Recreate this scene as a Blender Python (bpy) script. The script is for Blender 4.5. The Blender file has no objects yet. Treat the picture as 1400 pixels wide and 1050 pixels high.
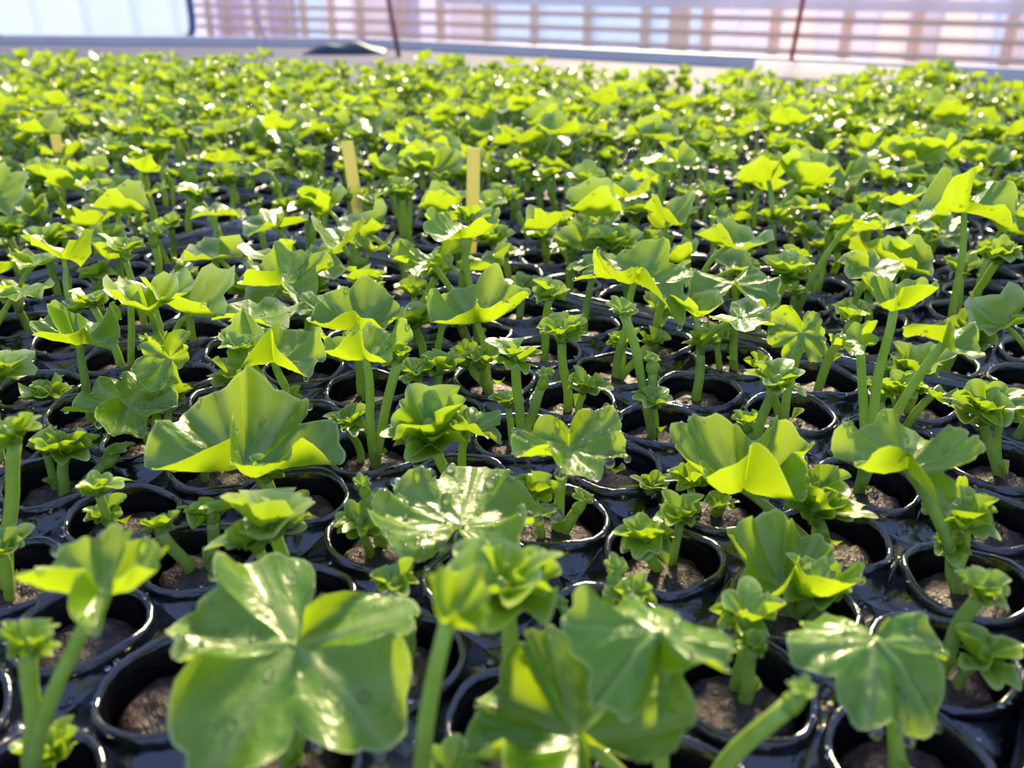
import bpy, math, random
import numpy as np
from mathutils import Vector, Matrix

# ------------------------------------------------------------------ camera, sky, sun, exposure
scene = bpy.context.scene
col = scene.collection
F, PITCH, H = 1200.0, 0.4328, 0.16          # focal length in px of a 1400 px frame, tilt, height over the plugs
FOCUS, APERTURE = 0.315, 0.0024
cam = bpy.data.objects.new('camera', bpy.data.cameras.new('camera'))
col.objects.link(cam); scene.camera = cam
cam.location = (0, 0, H); cam.rotation_euler = (math.pi / 2 - PITCH, 0, 0)
cam.data.sensor_width = 36; cam.data.lens = F / 1400 * 36
cam.data.clip_start = 0.01; cam.data.clip_end = 200
cam.data.dof.use_dof = True; cam.data.dof.focus_distance = FOCUS
cam.data.dof.aperture_fstop = cam.data.lens / 1000 / APERTURE

world = bpy.data.worlds.new('world'); scene.world = world; world.use_nodes = True
bg = world.node_tree.nodes['Background']
bg.inputs[0].default_value = (0.37, 0.51, 1.0, 1); bg.inputs[1].default_value = 1.15

sun = bpy.data.objects.new('sun', bpy.data.lights.new('sun', 'SUN'))
col.objects.link(sun)
sun.data.energy = 8.5; sun.data.color = (1.0, 0.80, 0.48); sun.data.angle = math.radians(10.0)
SUN_AZ, SUN_EL = math.radians(9), math.radians(30)   # ahead and a little to the right, low
sv = Vector((math.sin(SUN_AZ) * math.cos(SUN_EL), math.cos(SUN_AZ) * math.cos(SUN_EL), math.sin(SUN_EL)))
sun.rotation_euler = sv.to_track_quat('Z', 'Y').to_euler()

vs = scene.view_settings
vs.view_transform = 'Standard'; vs.look = 'None'; vs.gamma = 1; vs.use_curve_mapping = False; vs.exposure = 0.24

# ------------------------------------------------------------------ layout of the greenhouse
ANG = 0.5937                                # the greenhouse axes, seen from the camera
PI_ = 0.0372                                # plug pitch
E1 = np.array([math.sin(ANG), math.cos(ANG)]); E2 = np.array([math.cos(ANG), -math.sin(ANG)])
ORG = np.array([0.02314, 0.17802])
BENCH_Z = -0.05
GROUND_Z = -0.85

def cell(i, j, z=0.0):
    g = ORG + PI_ * (i * E1 + j * E2)
    return np.array([g[0], g[1], z])
CP, SP = math.cos(PITCH), math.sin(PITCH)
def ray(u, v):
    x, y = (u - 700) / F, -(v - 525) / F
    return np.array([x, CP + y * SP, -SP + y * CP])
def at_z(u, v, z):
    d = ray(u, v); return np.array([0, 0, H]) + d * (z - H) / d[2]
def at_y(u, v, y):
    d = ray(u, v); return np.array([0, 0, H]) + d * y / d[1]
def depth(p): return p[1] * CP - (p[2] - H) * SP
def project(p):
    d = depth(p); up = p[1] * SP + (p[2] - H) * CP
    return 700 + F * p[0] / d, 525 - F * up / d

# ------------------------------------------------------------------ materials
def mat(name):
    m = bpy.data.materials.new(name); m.use_nodes = True
    nt = m.node_tree; nt.nodes.clear()
    out = nt.nodes.new('ShaderNodeOutputMaterial')
    return m, nt, out
def N(nt, t, **kw):
    n = nt.nodes.new(t)
    for k, v in kw.items():
        if k in n.inputs: n.inputs[k].default_value = v
        else: setattr(n, k, v)
    return n
def principled(nt, color=(0.5, 0.5, 0.5), rough=0.5, spec=0.5, **kw):
    b = nt.nodes.new('ShaderNodeBsdfPrincipled')
    b.inputs['Base Color'].default_value = (*color, 1); b.inputs['Roughness'].default_value = rough
    b.inputs['Specular IOR Level'].default_value = spec
    for k, v in kw.items(): b.inputs[k].default_value = v
    return b
def ramp(nt, fac, stops):
    r = nt.nodes.new('ShaderNodeValToRGB'); nt.links.new(fac, r.inputs[0])
    e = r.color_ramp.elements
    while len(e) < len(stops): e.new(0.5)
    for k, (p, c) in enumerate(stops): e[k].position = p; e[k].color = (*c, 1)
    return r.outputs[0]
def mixc(nt, fac, a, b):
    n = nt.nodes.new('ShaderNodeMix'); n.data_type = 'RGBA'
    nt.links.new(fac, n.inputs[0]) if hasattr(fac, 'links') else n.inputs.__getitem__(0).__setattr__('default_value', fac)
    for s, x in ((6, a), (7, b)):
        if hasattr(x, 'links'): nt.links.new(x, n.inputs[s])
        else: n.inputs[s].default_value = (*x, 1)
    return n.outputs[2]
def noise(nt, scale, detail=3, rough=0.55, coord='Object'):
    tc = N(nt, 'ShaderNodeTexCoord'); n = N(nt, 'ShaderNodeTexNoise', Scale=scale, Detail=detail, Roughness=rough)
    nt.links.new(tc.outputs[coord], n.inputs['Vector']); return n
def bump(nt, h, strength, dist):
    b = N(nt, 'ShaderNodeBump', Strength=strength, Distance=dist); nt.links.new(h, b.inputs['Height']); return b.outputs[0]

def leaf_material(name, dark, light, trans, margin, tw=0.5):
    m, nt, out = mat(name)
    at = N(nt, 'ShaderNodeAttribute', attribute_name='leafdata'); sep = N(nt, 'ShaderNodeSeparateColor')
    nt.links.new(at.outputs['Color'], sep.inputs[0])
    c = mixc(nt, sep.outputs[0], dark, light)
    t = mixc(nt, sep.outputs[0], tuple(x * 0.85 for x in trans), trans)
    n = noise(nt, 210, 2)
    veinf = N(nt, 'ShaderNodeMath', operation='MULTIPLY'); nt.links.new(sep.outputs[2], veinf.inputs[0]); veinf.inputs[1].default_value = 0.45
    c = mixc(nt, veinf.outputs[0], c, margin)
    c = mixc(nt, sep.outputs[1], c, margin)
    b = principled(nt, rough=0.34, spec=0.6)
    b.inputs['Coat Weight'].default_value = 0.25; b.inputs['Coat Roughness'].default_value = 0.15
    nt.links.new(c, b.inputs['Base Color'])
    h = N(nt, 'ShaderNodeMath', operation='MULTIPLY_ADD'); nt.links.new(n.outputs[0], h.inputs[0]); h.inputs[1].default_value = 0.6
    nt.links.new(sep.outputs[2], h.inputs[2])
    bm = bump(nt, h.outputs[0], 0.5, 0.0016); nt.links.new(bm, b.inputs['Normal']); nt.links.new(bm, b.inputs['Coat Normal'])
    tr = N(nt, 'ShaderNodeBsdfTranslucent'); nt.links.new(t, tr.inputs[0])
    mx = N(nt, 'ShaderNodeMixShader'); mx.inputs[0].default_value = tw
    nt.links.new(b.outputs[0], mx.inputs[1]); nt.links.new(tr.outputs[0], mx.inputs[2]); nt.links.new(mx.outputs[0], out.inputs[0])
    return m
M_LEAF = leaf_material('leaf_green', (0.10, 0.28, 0.012), (0.22, 0.41, 0.014), (0.45, 0.62, 0.010), (0.62, 0.72, 0.26), 0.5)
M_YOUNG = leaf_material('young_leaf_green', (0.14, 0.31, 0.015), (0.25, 0.43, 0.02), (0.40, 0.57, 0.012), (0.58, 0.68, 0.22), 0.45)

def stem_material():
    m, nt, out = mat('stem_green')
    n = noise(nt, 220, 2)
    c = ramp(nt, n.outputs[0], [(0.3, (0.26, 0.40, 0.06)), (0.7, (0.40, 0.52, 0.11))])
    b = principled(nt, rough=0.42, spec=0.5); nt.links.new(c, b.inputs['Base Color'])
    nt.links.new(bump(nt, n.outputs[0], 0.2, 0.0006), b.inputs['Normal'])
    tr = N(nt, 'ShaderNodeBsdfTranslucent'); tr.inputs[0].default_value = (0.45, 0.66, 0.07, 1)
    mx = N(nt, 'ShaderNodeMixShader'); mx.inputs[0].default_value = 0.35
    nt.links.new(b.outputs[0], mx.inputs[1]); nt.links.new(tr.outputs[0], mx.inputs[2]); nt.links.new(mx.outputs[0], out.inputs[0])
    return m
M_STEM = stem_material()

def tray_material():
    m, nt, out = mat('wet_black_plastic')
    n = noise(nt, 90, 4)
    b = principled(nt, (0.004, 0.004, 0.006), 0.14, 0.7)
    r = ramp(nt, n.outputs[0], [(0.35, (0.08,) * 3), (0.7, (0.24,) * 3)]); nt.links.new(r, b.inputs['Roughness'])
    b.inputs['Coat Weight'].default_value = 0.45; b.inputs['Coat Roughness'].default_value = 0.06; b.inputs['Coat IOR'].default_value = 1.6
    n2 = noise(nt, 240, 3)
    nt.links.new(bump(nt, n2.outputs[0], 0.3, 0.0012), b.inputs['Normal']); nt.links.new(b.outputs[0], out.inputs[0])
    return m
M_TRAY = tray_material()

def water_material(name, rough, bumpy=0.0):
    m, nt, out = mat(name)
    b = principled(nt, (0.95, 0.97, 1.0), rough, 0.5); b.inputs['IOR'].default_value = 1.33; b.inputs['Transmission Weight'].default_value = 1.0
    if bumpy:
        n = noise(nt, 60, 2); nt.links.new(bump(nt, n.outputs[0], bumpy, 0.002), b.inputs['Normal'])
    nt.links.new(b.outputs[0], out.inputs[0]); return m
M_POOL = water_material('standing_water', 0.03, 0.12)
M_DROP = water_material('water_drop', 0.06)

def plug_material():
    m, nt, out = mat('peat_in_paper')
    n = noise(nt, 230, 5, 0.65)
    c = ramp(nt, n.outputs[0], [(0.30, (0.008, 0.005, 0.004)), (0.52, (0.036, 0.018, 0.011)), (0.75, (0.13, 0.070, 0.034))])
    tc = N(nt, 'ShaderNodeTexCoord'); v = N(nt, 'ShaderNodeTexVoronoi', Scale=900.0); nt.links.new(tc.outputs['Object'], v.inputs['Vector'])
    n3 = noise(nt, 55, 2)
    mk = ramp(nt, n3.outputs[0], [(0.46, (0, 0, 0)), (0.56, (0.7, 0.7, 0.7))])
    dots = ramp(nt, v.outputs[0], [(0.25, (0.010, 0.007, 0.007)), (0.6, (0.065, 0.048, 0.044))])
    cc = mixc(nt, mk, c, dots)
    b = principled(nt, rough=0.42, spec=0.45); nt.links.new(cc, b.inputs['Base Color'])
    nt.links.new(bump(nt, n.outputs[0], 0.9, 0.003), b.inputs['Normal']); nt.links.new(b.outputs[0], out.inputs[0])
    return m
M_PLUG = plug_material()

def simple(name, color, rough=0.5, spec=0.4, var=None, scale=20, metallic=0.0):
    m, nt, out = mat(name)
    b = principled(nt, color, rough, spec); b.inputs['Metallic'].default_value = metallic
    n = noise(nt, scale, 4)
    c2 = var or tuple(x * 0.8 for x in color)
    nt.links.new(ramp(nt, n.outputs[0], [(0.35, color), (0.7, c2)]), b.inputs['Base Color'])
    nt.links.new(b.outputs[0], out.inputs[0]); return m
def film(name, color, var, tw=0.6, scale=1.2):
    m, nt, out = mat(name)
    n = noise(nt, scale, 3); tc = n.inputs['Vector'].links[0].from_node
    mp = N(nt, 'ShaderNodeMapping'); mp.inputs['Scale'].default_value = (1, 1, 0.15)
    nt.links.new(tc.outputs['Object'], mp.inputs[0]); nt.links.new(mp.outputs[0], n.inputs['Vector'])
    c = ramp(nt, n.outputs[0], [(0.35, color), (0.65, var)])
    b = principled(nt, rough=0.4, spec=0.3); nt.links.new(c, b.inputs['Base Color'])
    t = N(nt, 'ShaderNodeBsdfTranslucent'); nt.links.new(c, t.inputs[0])
    mx = N(nt, 'ShaderNodeMixShader'); mx.inputs[0].default_value = tw
    nt.links.new(b.outputs[0], mx.inputs[1]); nt.links.new(t.outputs[0], mx.inputs[2]); nt.links.new(mx.outputs[0], out.inputs[0])
    return m
M_BENCH = simple('bench_liner', (0.105, 0.108, 0.165), 0.7, 0.1, (0.09, 0.095, 0.145), 8)
M_ALU = simple('pale_edge', (0.80, 0.72, 0.60), 0.45, 0.4, (0.72, 0.64, 0.54), 5)
M_WHITE = film('added_glow_white', (0.95, 0.91, 0.86), (0.90, 0.86, 0.82), 0.68, 6)  # translucency added to brighten the backlit rail; the edging strip shares it
M_PIPE = simple('tan_pipe', (0.92, 0.58, 0.32), 0.5, 0.4, (0.94, 0.66, 0.42), 6)
M_POST = film('added_glow_cream', (0.94, 0.82, 0.68), (0.96, 0.87, 0.75), 0.68, 5)  # sun let through the solid posts so their shaded side glows warm
M_GROUND = simple('concrete_ground', (0.34, 0.34, 0.38), 0.8, 0.2, (0.26, 0.26, 0.30), 3)
M_RED = simple('rust_red', (0.45, 0.10, 0.07), 0.5, 0.4, (0.36, 0.08, 0.06), 30)
M_CORD = simple('pale_cord', (0.70, 0.66, 0.72), 0.6, 0.2, None, 30)
M_TARP = simple('dark_green_cloth', (0.02, 0.05, 0.06), 0.55, 0.4, (0.03, 0.07, 0.07), 12)
M_BAR_SHADE = simple('slate_bar_and_shade', (0.10, 0.13, 0.24), 0.5, 0.4, None, 12)
M_TAG = film('yellow_label_plastic', (0.80, 0.76, 0.32), (0.74, 0.70, 0.28), 0.5, 40)
M_YELLOW = simple('bright_yellow_plastic', (0.85, 0.62, 0.02), 0.4, 0.4, None, 40)

# ------------------------------------------------------------------ mesh helpers
class Geo:
    """vertices, faces and one colour per vertex (tint, margin, vein)"""
    def __init__(s): s.v = []; s.f = []; s.c = []; s.n = 0
    def add(s, v, f, c=None):
        v = np.asarray(v, float); s.v.append(v); s.f.extend([[k + s.n for k in q] for q in f])
        s.c.append(np.zeros((len(v), 3)) if c is None else np.asarray(c, float)); s.n += len(v)
    def mesh(s, name, material, smooth=True):
        me = bpy.data.meshes.new(name)
        V = np.concatenate(s.v); C = np.concatenate(s.c)
        me.from_pydata(V.tolist(), [], s.f)
        a = me.color_attributes.new('leafdata', 'FLOAT_COLOR', 'POINT')
        a.data.foreach_set('color', np.c_[C, np.ones(len(C))].ravel())
        if smooth: me.polygons.foreach_set('use_smooth', [True] * len(me.polygons))
        me.materials.append(material); me.update(); return me
    def obj(s, name, material, parent=None, smooth=True): return link(name, s.mesh(name, material, smooth), parent)
def link(name, data, parent=None):
    o = bpy.data.objects.new(name, data); col.objects.link(o)
    if parent is not None: o.parent = parent
    return o
def tag(o, label=None, cat=None, group=None, kind=None):
    if label: o['label'] = label
    if cat: o['category'] = cat
    if group: o['group'] = group
    if kind: o['kind'] = kind
    return o
def empty(name, loc, rz=0.0):
    o = link(name, None); o.location = loc; o.rotation_euler = (0, 0, rz); o.empty_display_size = 0.01; return o

def box_geo(g, x0, x1, y0, y1, z0, z1, b=0.0):
    v = [(x, y, z) for z in (z0, z1) for y in (y0, y1) for x in (x0, x1)]
    g.add(v, [(0, 2, 3, 1), (4, 5, 7, 6), (0, 1, 5, 4), (2, 6, 7, 3), (0, 4, 6, 2), (1, 3, 7, 5)])
def tube(g, pts, rad, seg=8, cap=True):
    P = np.asarray(pts, float); n = len(P); rad = np.broadcast_to(np.asarray(rad, float), (n,))
    T = np.gradient(P, axis=0); T /= np.linalg.norm(T, axis=1)[:, None] + 1e-12
    ref = np.array([1.0, 0.13, 0.07]) if abs(T[0][0]) < 0.8 else np.array([0.1, 1.0, 0.1])
    V = []
    for k in range(n):
        a = np.cross(T[k], ref); a /= np.linalg.norm(a); b = np.cross(T[k], a)
        th = np.arange(seg) * 2 * math.pi / seg
        V.append(P[k] + rad[k] * (np.cos(th)[:, None] * a + np.sin(th)[:, None] * b))
    f = [(k * seg + m, k * seg + (m + 1) % seg, (k + 1) * seg + (m + 1) % seg, (k + 1) * seg + m) for k in range(n - 1) for m in range(seg)]
    if cap: f += [list(range(seg))[::-1], list(range((n - 1) * seg, n * seg))]
    g.add(np.concatenate(V), f)
def bez(p0, p1, p2, n=9):
    t = np.linspace(0, 1, n)[:, None]; p0, p1, p2 = map(np.asarray, (p0, p1, p2))
    return (1 - t) ** 2 * p0 + 2 * t * (1 - t) * p1 + t * t * p2
def frame(nrm, spin):
    z = np.asarray(nrm, float); z = z / np.linalg.norm(z)
    x = np.array([math.cos(spin), math.sin(spin), 0.0]); x = x - z * x.dot(z)
    if np.linalg.norm(x) < 1e-3: x = np.cross(z, [0, 1, 0.1])
    x /= np.linalg.norm(x); return np.stack([x, np.cross(z, x), z], 1)      # columns

def leaf_arrays(R, rng, lobes=6, cup=0.25, pleat=0.10, ripple=0.08, fold=0.0, saddle=0.0, nr=4, nt=24, notch=0.26, sinus=0.8, cren=0.085, tint=None):
    """a lobed geranium leaf: petiole joins at the origin, upper side +z, sinus towards -x"""
    th = np.linspace(-math.pi, math.pi, nt, endpoint=False) + math.pi / nt
    ph = rng.uniform(0, 6.28, 10)
    tk = (np.arange(lobes) - (lobes - 1) / 2) * (2 * math.pi - 0.75) / lobes + rng.uniform(-.10, .10, lobes)      # lobe axes
    Rk = 1 + rng.uniform(-.12, .10, lobes) - 0.10 * np.abs(tk) / math.pi; wk = math.pi / lobes * rng.uniform(0.92, 1.12, lobes)
    dd = np.abs(th[:, None] - tk[None, :])
    per = Rk * (1 - notch * (dd / wk) ** 2.4)
    own = per.argmax(1); out = per.max(1)
    rel = (th - tk[own]) / wk[own]                                # -1..1 across a lobe
    out = out - cren * (1 - np.abs(np.cos(rel * math.pi * 1.5 + 0.3 * np.sin(ph[own % 10])))) ** 2
    d = math.pi - np.abs(th)
    out = out * (1 - sinus * np.exp(-(d / 0.24) ** 2)); out = np.maximum(out, 0.12)
    V = [[0, 0, 0]]; C = [[0, 0, 0.6]]
    t0 = rng.uniform(0, 1) if tint is None else tint
    k = int(rng.integers(2, 4))
    lift = (rng.uniform(-.6, 1.0, lobes) * 0.28)[own] * np.clip(1 - np.abs(rel), 0, 1) ** 0.5       # lobes bend on their own
    rr = np.linspace(0, 1, nr + 1)[1:] ** 0.85
    if nr > 5: rr = np.append(np.linspace(0, 0.965, nr)[1:] ** 0.9, 1.0)
    for a, rho in enumerate(rr):
        r = rho * out * R
        x, y = r * np.cos(th), r * np.sin(th)
        z = R * (cup * rho ** 1.8 - pleat * rho ** 1.3 * np.cos(np.clip(rel, -1, 1) * math.pi) + ripple * rho ** 2.2 * np.sin(k * th + ph[2])
                 + 0.5 * ripple * rho ** 3 * np.sin((k + 3) * th + ph[3]) + saddle * rho ** 2 * np.cos(2 * th + ph[4]) + lift * rho ** 2.5
                 + 0.06 * rho ** 4 * np.sin(9 * th + ph[5]) + 0.035 * rho ** 3 * np.sin(14 * th + ph[8]))
        z = z + fold * np.abs(y) + 0.00035 * np.sin(900 * x + ph[6]) * np.sin(820 * y + ph[7])
        y = y * math.cos(math.atan(fold)) if fold else y
        V += np.c_[x, y, z].tolist()
        rim = 1.0 if a == nr - 1 else 0.0
        dv = np.abs(th - tk[own]); side = np.abs(np.abs(rel) - 0.9 * max(0, rho - 0.35))
        vein = np.maximum(np.exp(-(dv * rho / 0.06) ** 2), 0.5 * np.exp(-(side / 0.12) ** 2) * (rho > 0.4))
        C += np.c_[np.full(nt, t0), np.full(nt, rim), vein * 0.8].tolist()
    C[0][0] = t0
    F_ = [(0, 1 + m, 1 + (m + 1) % nt) for m in range(nt)]
    for a in range(nr - 1):
        b0, b1 = 1 + a * nt, 1 + (a + 1) * nt
        F_ += [(b0 + m, b1 + m, b1 + (m + 1) % nt, b0 + (m + 1) % nt) for m in range(nt)]
    return np.array(V), F_, np.array(C)

def drop_arrays(c, r, up=(0, 0, 1), squash=0.6, seg=8, rings=4):
    """a bead of water sitting on a surface"""
    Fm = frame(up, 0.3); V = []; ang = np.linspace(0.0, math.pi, rings + 1)
    th = np.arange(seg) * 2 * math.pi / seg
    V.append([[0, 0, squash]])
    for a in ang[1:-1]: V.append(np.c_[math.sin(a) * np.cos(th), math.sin(a) * np.sin(th), np.full(seg, squash * math.cos(a))])
    V.append([[0, 0, -squash]])
    V = np.concatenate(V) * r @ Fm.T + np.asarray(c)
    n = rings - 1; last = 1 + n * seg
    f = [(0, 1 + m, 1 + (m + 1) % seg) for m in range(seg)]
    for a in range(n - 1):
        b = 1 + a * seg; f += [(b + m, b + seg + m, b + seg + (m + 1) % seg, b + (m + 1) % seg) for m in range(seg)]
    b = 1 + (n - 1) * seg; f += [(b + m, last, b + (m + 1) % seg) for m in range(seg)]
    return V, f

# ------------------------------------------------------------------ setting: ground, far wall, bench
g = Geo(); box_geo(g, -20, 20, -1.5, 22, GROUND_Z - 0.1, GROUND_Z); tag(g.obj('floor', M_GROUND, smooth=False), 'grey concrete greenhouse ground below the benches', kind='structure')

W0 = np.array([1.23, 8.0]); WD = E2; WN = E1                # the far wall runs along E2
def wall_t(u):                                              # along-wall position seen at column u
    k = (u - 700) / (F / CP)
    return (k * W0[1] - W0[0]) / (WD[0] - k * WD[1])
def wall_pt(t, off=0.0, z=0.0):
    p = W0 + WD * t + WN * off; return np.array([p[0], p[1], z])
wall_rz = -ANG
def wall_box(name, t0, t1, z0, z1, off0, off1, material, parent=None):
    g = Geo(); box_geo(g, 0, t1 - t0, off0, off1, z0, z1); o = g.obj(name, material, parent, smooth=False)
    if parent is None: o.location = wall_pt(t0); o.rotation_euler = (0, 0, wall_rz)
    else: o.location = (t0, 0, 0)
    return o
wall = empty('wall_back', wall_pt(0), wall_rz); tag(wall, 'pale blue translucent film wall at the far side', kind='structure')
films = [film('film_blue', (0.66, 0.78, 1.0), (0.82, 0.88, 1.0)), film('film_lilac', (0.86, 0.84, 0.97), (0.80, 0.82, 0.98)),
         film('film_cream', (0.96, 0.89, 0.84), (0.86, 0.82, 0.92)), film('film_grey', (0.70, 0.66, 0.74), (0.82, 0.78, 0.88)),
         film('film_mauve', (0.52, 0.47, 0.60), (0.68, 0.66, 0.82))]
post_px = [266, 291, 332, 375, 398, 437, 477, 533, 589, 655, 721, 796, 877, 923, 964, 1060, 1162, 1261, 1395, 1470, 1560]
panel_px = [120, 200, 262, 300, 335, 372, 410, 450, 500, 545, 589, 655, 721, 796, 877, 923, 945, 1000, 1060, 1110, 1162, 1200, 1240, 1290, 1340, 1365, 1400, 1470, 1560, 1680]
panel_m = [0, 1, 4, 3, 4, 0, 1, 3, 4, 1, 3, 0, 0, 0, 0, 0, 1, 1, 2, 1, 1, 2, 3, 2, 1, 0, 3, 2, 1, 0]
random.seed(4)
for k in range(len(panel_px) - 1):
    t0, t1 = wall_t(panel_px[k]), wall_t(panel_px[k + 1])
    wall_box('film_panel', t0 + 0.008, t1 - 0.008, GROUND_Z, 2.2, 0.30 + random.uniform(-0.02, 0.02), 0.335, films[panel_m[k]], wall)
for k, px in enumerate(post_px):
    t = wall_t(px); w = 0.15 if px == 923 else 0.075
    o = wall_box('wall_post', t - w / 2, t + w / 2, GROUND_Z, 2.2, 0.10, 0.10 + w * 0.8, M_POST)
    big = px == 923
    tag(o, 'thick square cream post standing in the far wall' if big else 'slim cream upright post behind the tan pipes of the far wall', 'post', None if big else 'slim uprights along the far wall')
T0, T1 = wall_t(262), wall_t(1650)
for v, lab in ((22, 'upper tan heating pipe along the far wall, just below the white rail'), (42, 'middle tan heating pipe of the three along the far wall'), (62, 'lowest tan heating pipe of the three along the far wall')):
    z = at_y(900, v, 8.0)[2]
    pe = empty('heating_pipe', wall_pt(0), wall_rz); tag(pe, lab, 'pipe', 'heating pipes on the far wall')
    gg = Geo(); tube(gg, [(T0 + (T1 - T0) * q / 24, 0.0, z) for q in range(25)], 0.021, 10); gg.obj('pipe_run', M_PIPE, pe)
    for px in post_px:
        if px < T0: continue
        t = wall_t(px); gg = Geo(); box_geo(gg, t - 0.012, t + 0.012, 0.018, 0.10, z - 0.012, z + 0.012); gg.obj('bracket', M_PIPE, pe, smooth=False)
z = at_y(900, 4, 8.0)[2]
o = wall_box('wall_rail', wall_t(600), T1, z - 0.035, z + 0.045, -0.03, 0.05, M_WHITE); tag(o, 'white horizontal rail running above the tan heating pipes', 'rail')

# translucent curtain hanging nearer on the left
cu = empty('film_curtain', (0, 5.0, 0)); tag(cu, 'pale blue plastic film curtain with white folds hanging left of the pipes', 'curtain')
x_edge = at_y(262, 30, 5.0)[0]; zb = at_y(130, 54, 5.0)[2]
g = Geo(); nx, nz = 160, 10; V = []; Fc = []
for side in (0, 1):
    for a in range(nz + 1):
        for b in range(nx + 1):
            x = -3.6 + (x_edge + 3.6) * b / nx
            zz = zb + (2.0 - zb) * (a / nz) ** 1.6
            if b == nx and a == 0: zz += 0.03
            lo = sum(0.03 * math.exp(-((x - at_y(px, 20, 5.0)[0]) / 0.022) ** 2) for px in (45, 115, 180, 238))
            V.append((x, 0.012 * math.sin(x * 9) - lo + side * 0.004, zz))
S = (nz + 1) * (nx + 1)
for side in (0, 1):
    for a in range(nz):
        for b in range(nx):
            q = side * S + a * (nx + 1) + b; f = (q, q + 1, q + nx + 2, q + nx + 1); Fc.append(f if side == 0 else f[::-1])
g.add(V, Fc); g.obj('film_sheet', film('film_sky', (0.80, 0.88, 1.0), (0.86, 0.92, 1.0), 0.5, 0.8), cu)
g = Geo(); tube(g, [(-3.6, 0, zb), (x_edge - 0.8, 0, zb), (x_edge - 0.10, 0, zb), (x_edge - 0.05, 0, zb), (x_edge - 0.02, 0, zb + 0.012), (x_edge, 0, zb + 0.05), (x_edge + 0.005, 0, zb + 0.1), (x_edge + 0.005, 0, zb + 0.3), (x_edge + 0.005, 0, 2.0)], 0.018, 10); g.obj('bar_shade_rim', M_BAR_SHADE, cu)  # real bottom bar, plus a dark upright drawing the curtain's shadow rim

# growing bench with its cut far corner and raised edge
be = empty('growing_bench', (0, 0, 0)); tag(be, 'long grey lined growing bench carrying the black plug trays', 'bench')
poly = [cell(59, 30), cell(59, -57), cell(43, -89), cell(8, -89), cell(-22, -30), cell(-22, 30)]
g = Geo(); V = [(p[0], p[1], z) for z in (BENCH_Z - 0.04, BENCH_Z) for p in poly]; n = len(poly)
g.add(V, [list(range(n)), list(range(n, 2 * n))[::-1]] + [(k, n + k, n + (k + 1) % n, (k + 1) % n) for k in range(n)])
g.obj('bench_top', M_BENCH, be, smooth=False)
for k in range(n):
    a, b = poly[k][:2], poly[(k + 1) % n][:2]; d = b - a; L = np.linalg.norm(d)
    gg = Geo(); box_geo(gg, -0.01, L + 0.01, -0.012, 0.012, BENCH_Z - 0.05, BENCH_Z + 0.028)
    o = gg.obj('edge_profile', M_ALU, be, smooth=False); o.location = (a[0], a[1], 0); o.rotation_euler = (0, 0, math.atan2(d[1], d[0]))
for q in ((55, -52), (55, 25), (-18, 25), (-18, -28), (14, -80), (40, -80)):
    p = cell(*q); gg = Geo(); box_geo(gg, -0.03, 0.03, -0.03, 0.03, GROUND_Z, BENCH_Z - 0.04); o = gg.obj('leg', M_ALU, be, smooth=False); o.location = (p[0], p[1], 0)

# things standing at the back of the bench
def upright(name, u0, v0, u1, v1, y, r, material, label, cat, extra=0.6):
    a = at_y(u1, v1, y); b = at_y(u0, v0, y); d = b - a; b = b + d * extra / np.linalg.norm(d)
    s = (BENCH_Z - a[2]) / d[2]; a = a + d * s
    gg = Geo(); tube(gg, [a + (b - a) * q / 6 for q in range(7)], r, 10)
    return tag(gg.obj(name, material), label, cat)
upright('support_rod', 531, 0, 545, 75, at_z(545, 78, BENCH_Z)[1], 0.0068, M_RED, 'rust red upright rod leaning slightly beside the dark green cloth', 'rod')
upright('support_rod', 1098, 0, 1078, 100, at_z(1078, 103, BENCH_Z)[1], 0.0055, M_RED, 'rust red upright rod rising behind the pale edging strip', 'rod')
upright('cord', 343, 0, 372, 75, at_z(372, 78, BENCH_Z)[1], 0.0036, M_CORD, 'thin pale slanting cord between film curtain and dark green cloth', 'cord')

g = Geo(); c0 = at_z(474, 73, BENCH_Z); nx, ny = 28, 12; V = []
for b in range(ny + 1):
    for a in range(nx + 1):
        x, y = a / nx * 2 - 1, b / ny * 2 - 1
        hgt = 0.034 * max(0, 1 - x * x) ** 0.8 * max(0, 1 - y * y) ** 0.5 * (0.85 + 0.15 * math.sin(7 * x + 2 * y)) + 0.003
        V.append((x * 0.125, y * 0.05, hgt))
nV = len(V); V += [(x, y, 0.0) for x, y, _ in V]; W1 = nx + 1
fs = [(b * W1 + a, b * W1 + a + 1, (b + 1) * W1 + a + 1, (b + 1) * W1 + a) for b in range(ny) for a in range(nx)]
ed = [a for a in range(nx)] 
fs += [tuple(nV + q for q in f[::-1]) for f in fs]
ring = [a for a in range(nx)] + [b * W1 + nx for b in range(ny)] + [ny * W1 + a for a in range(nx, 0, -1)] + [b * W1 for b in range(ny, 0, -1)]
fs += [(ring[k], ring[k - 1], nV + ring[k - 1], nV + ring[k]) for k in range(len(ring))]
g.add(V, fs); o = g.obj('folded_cloth', M_TARP); o.location = (c0[0], c0[1], BENCH_Z + 0.0005); tag(o, 'dark green cloth lying in a low heap on the bench', 'cloth')

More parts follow.
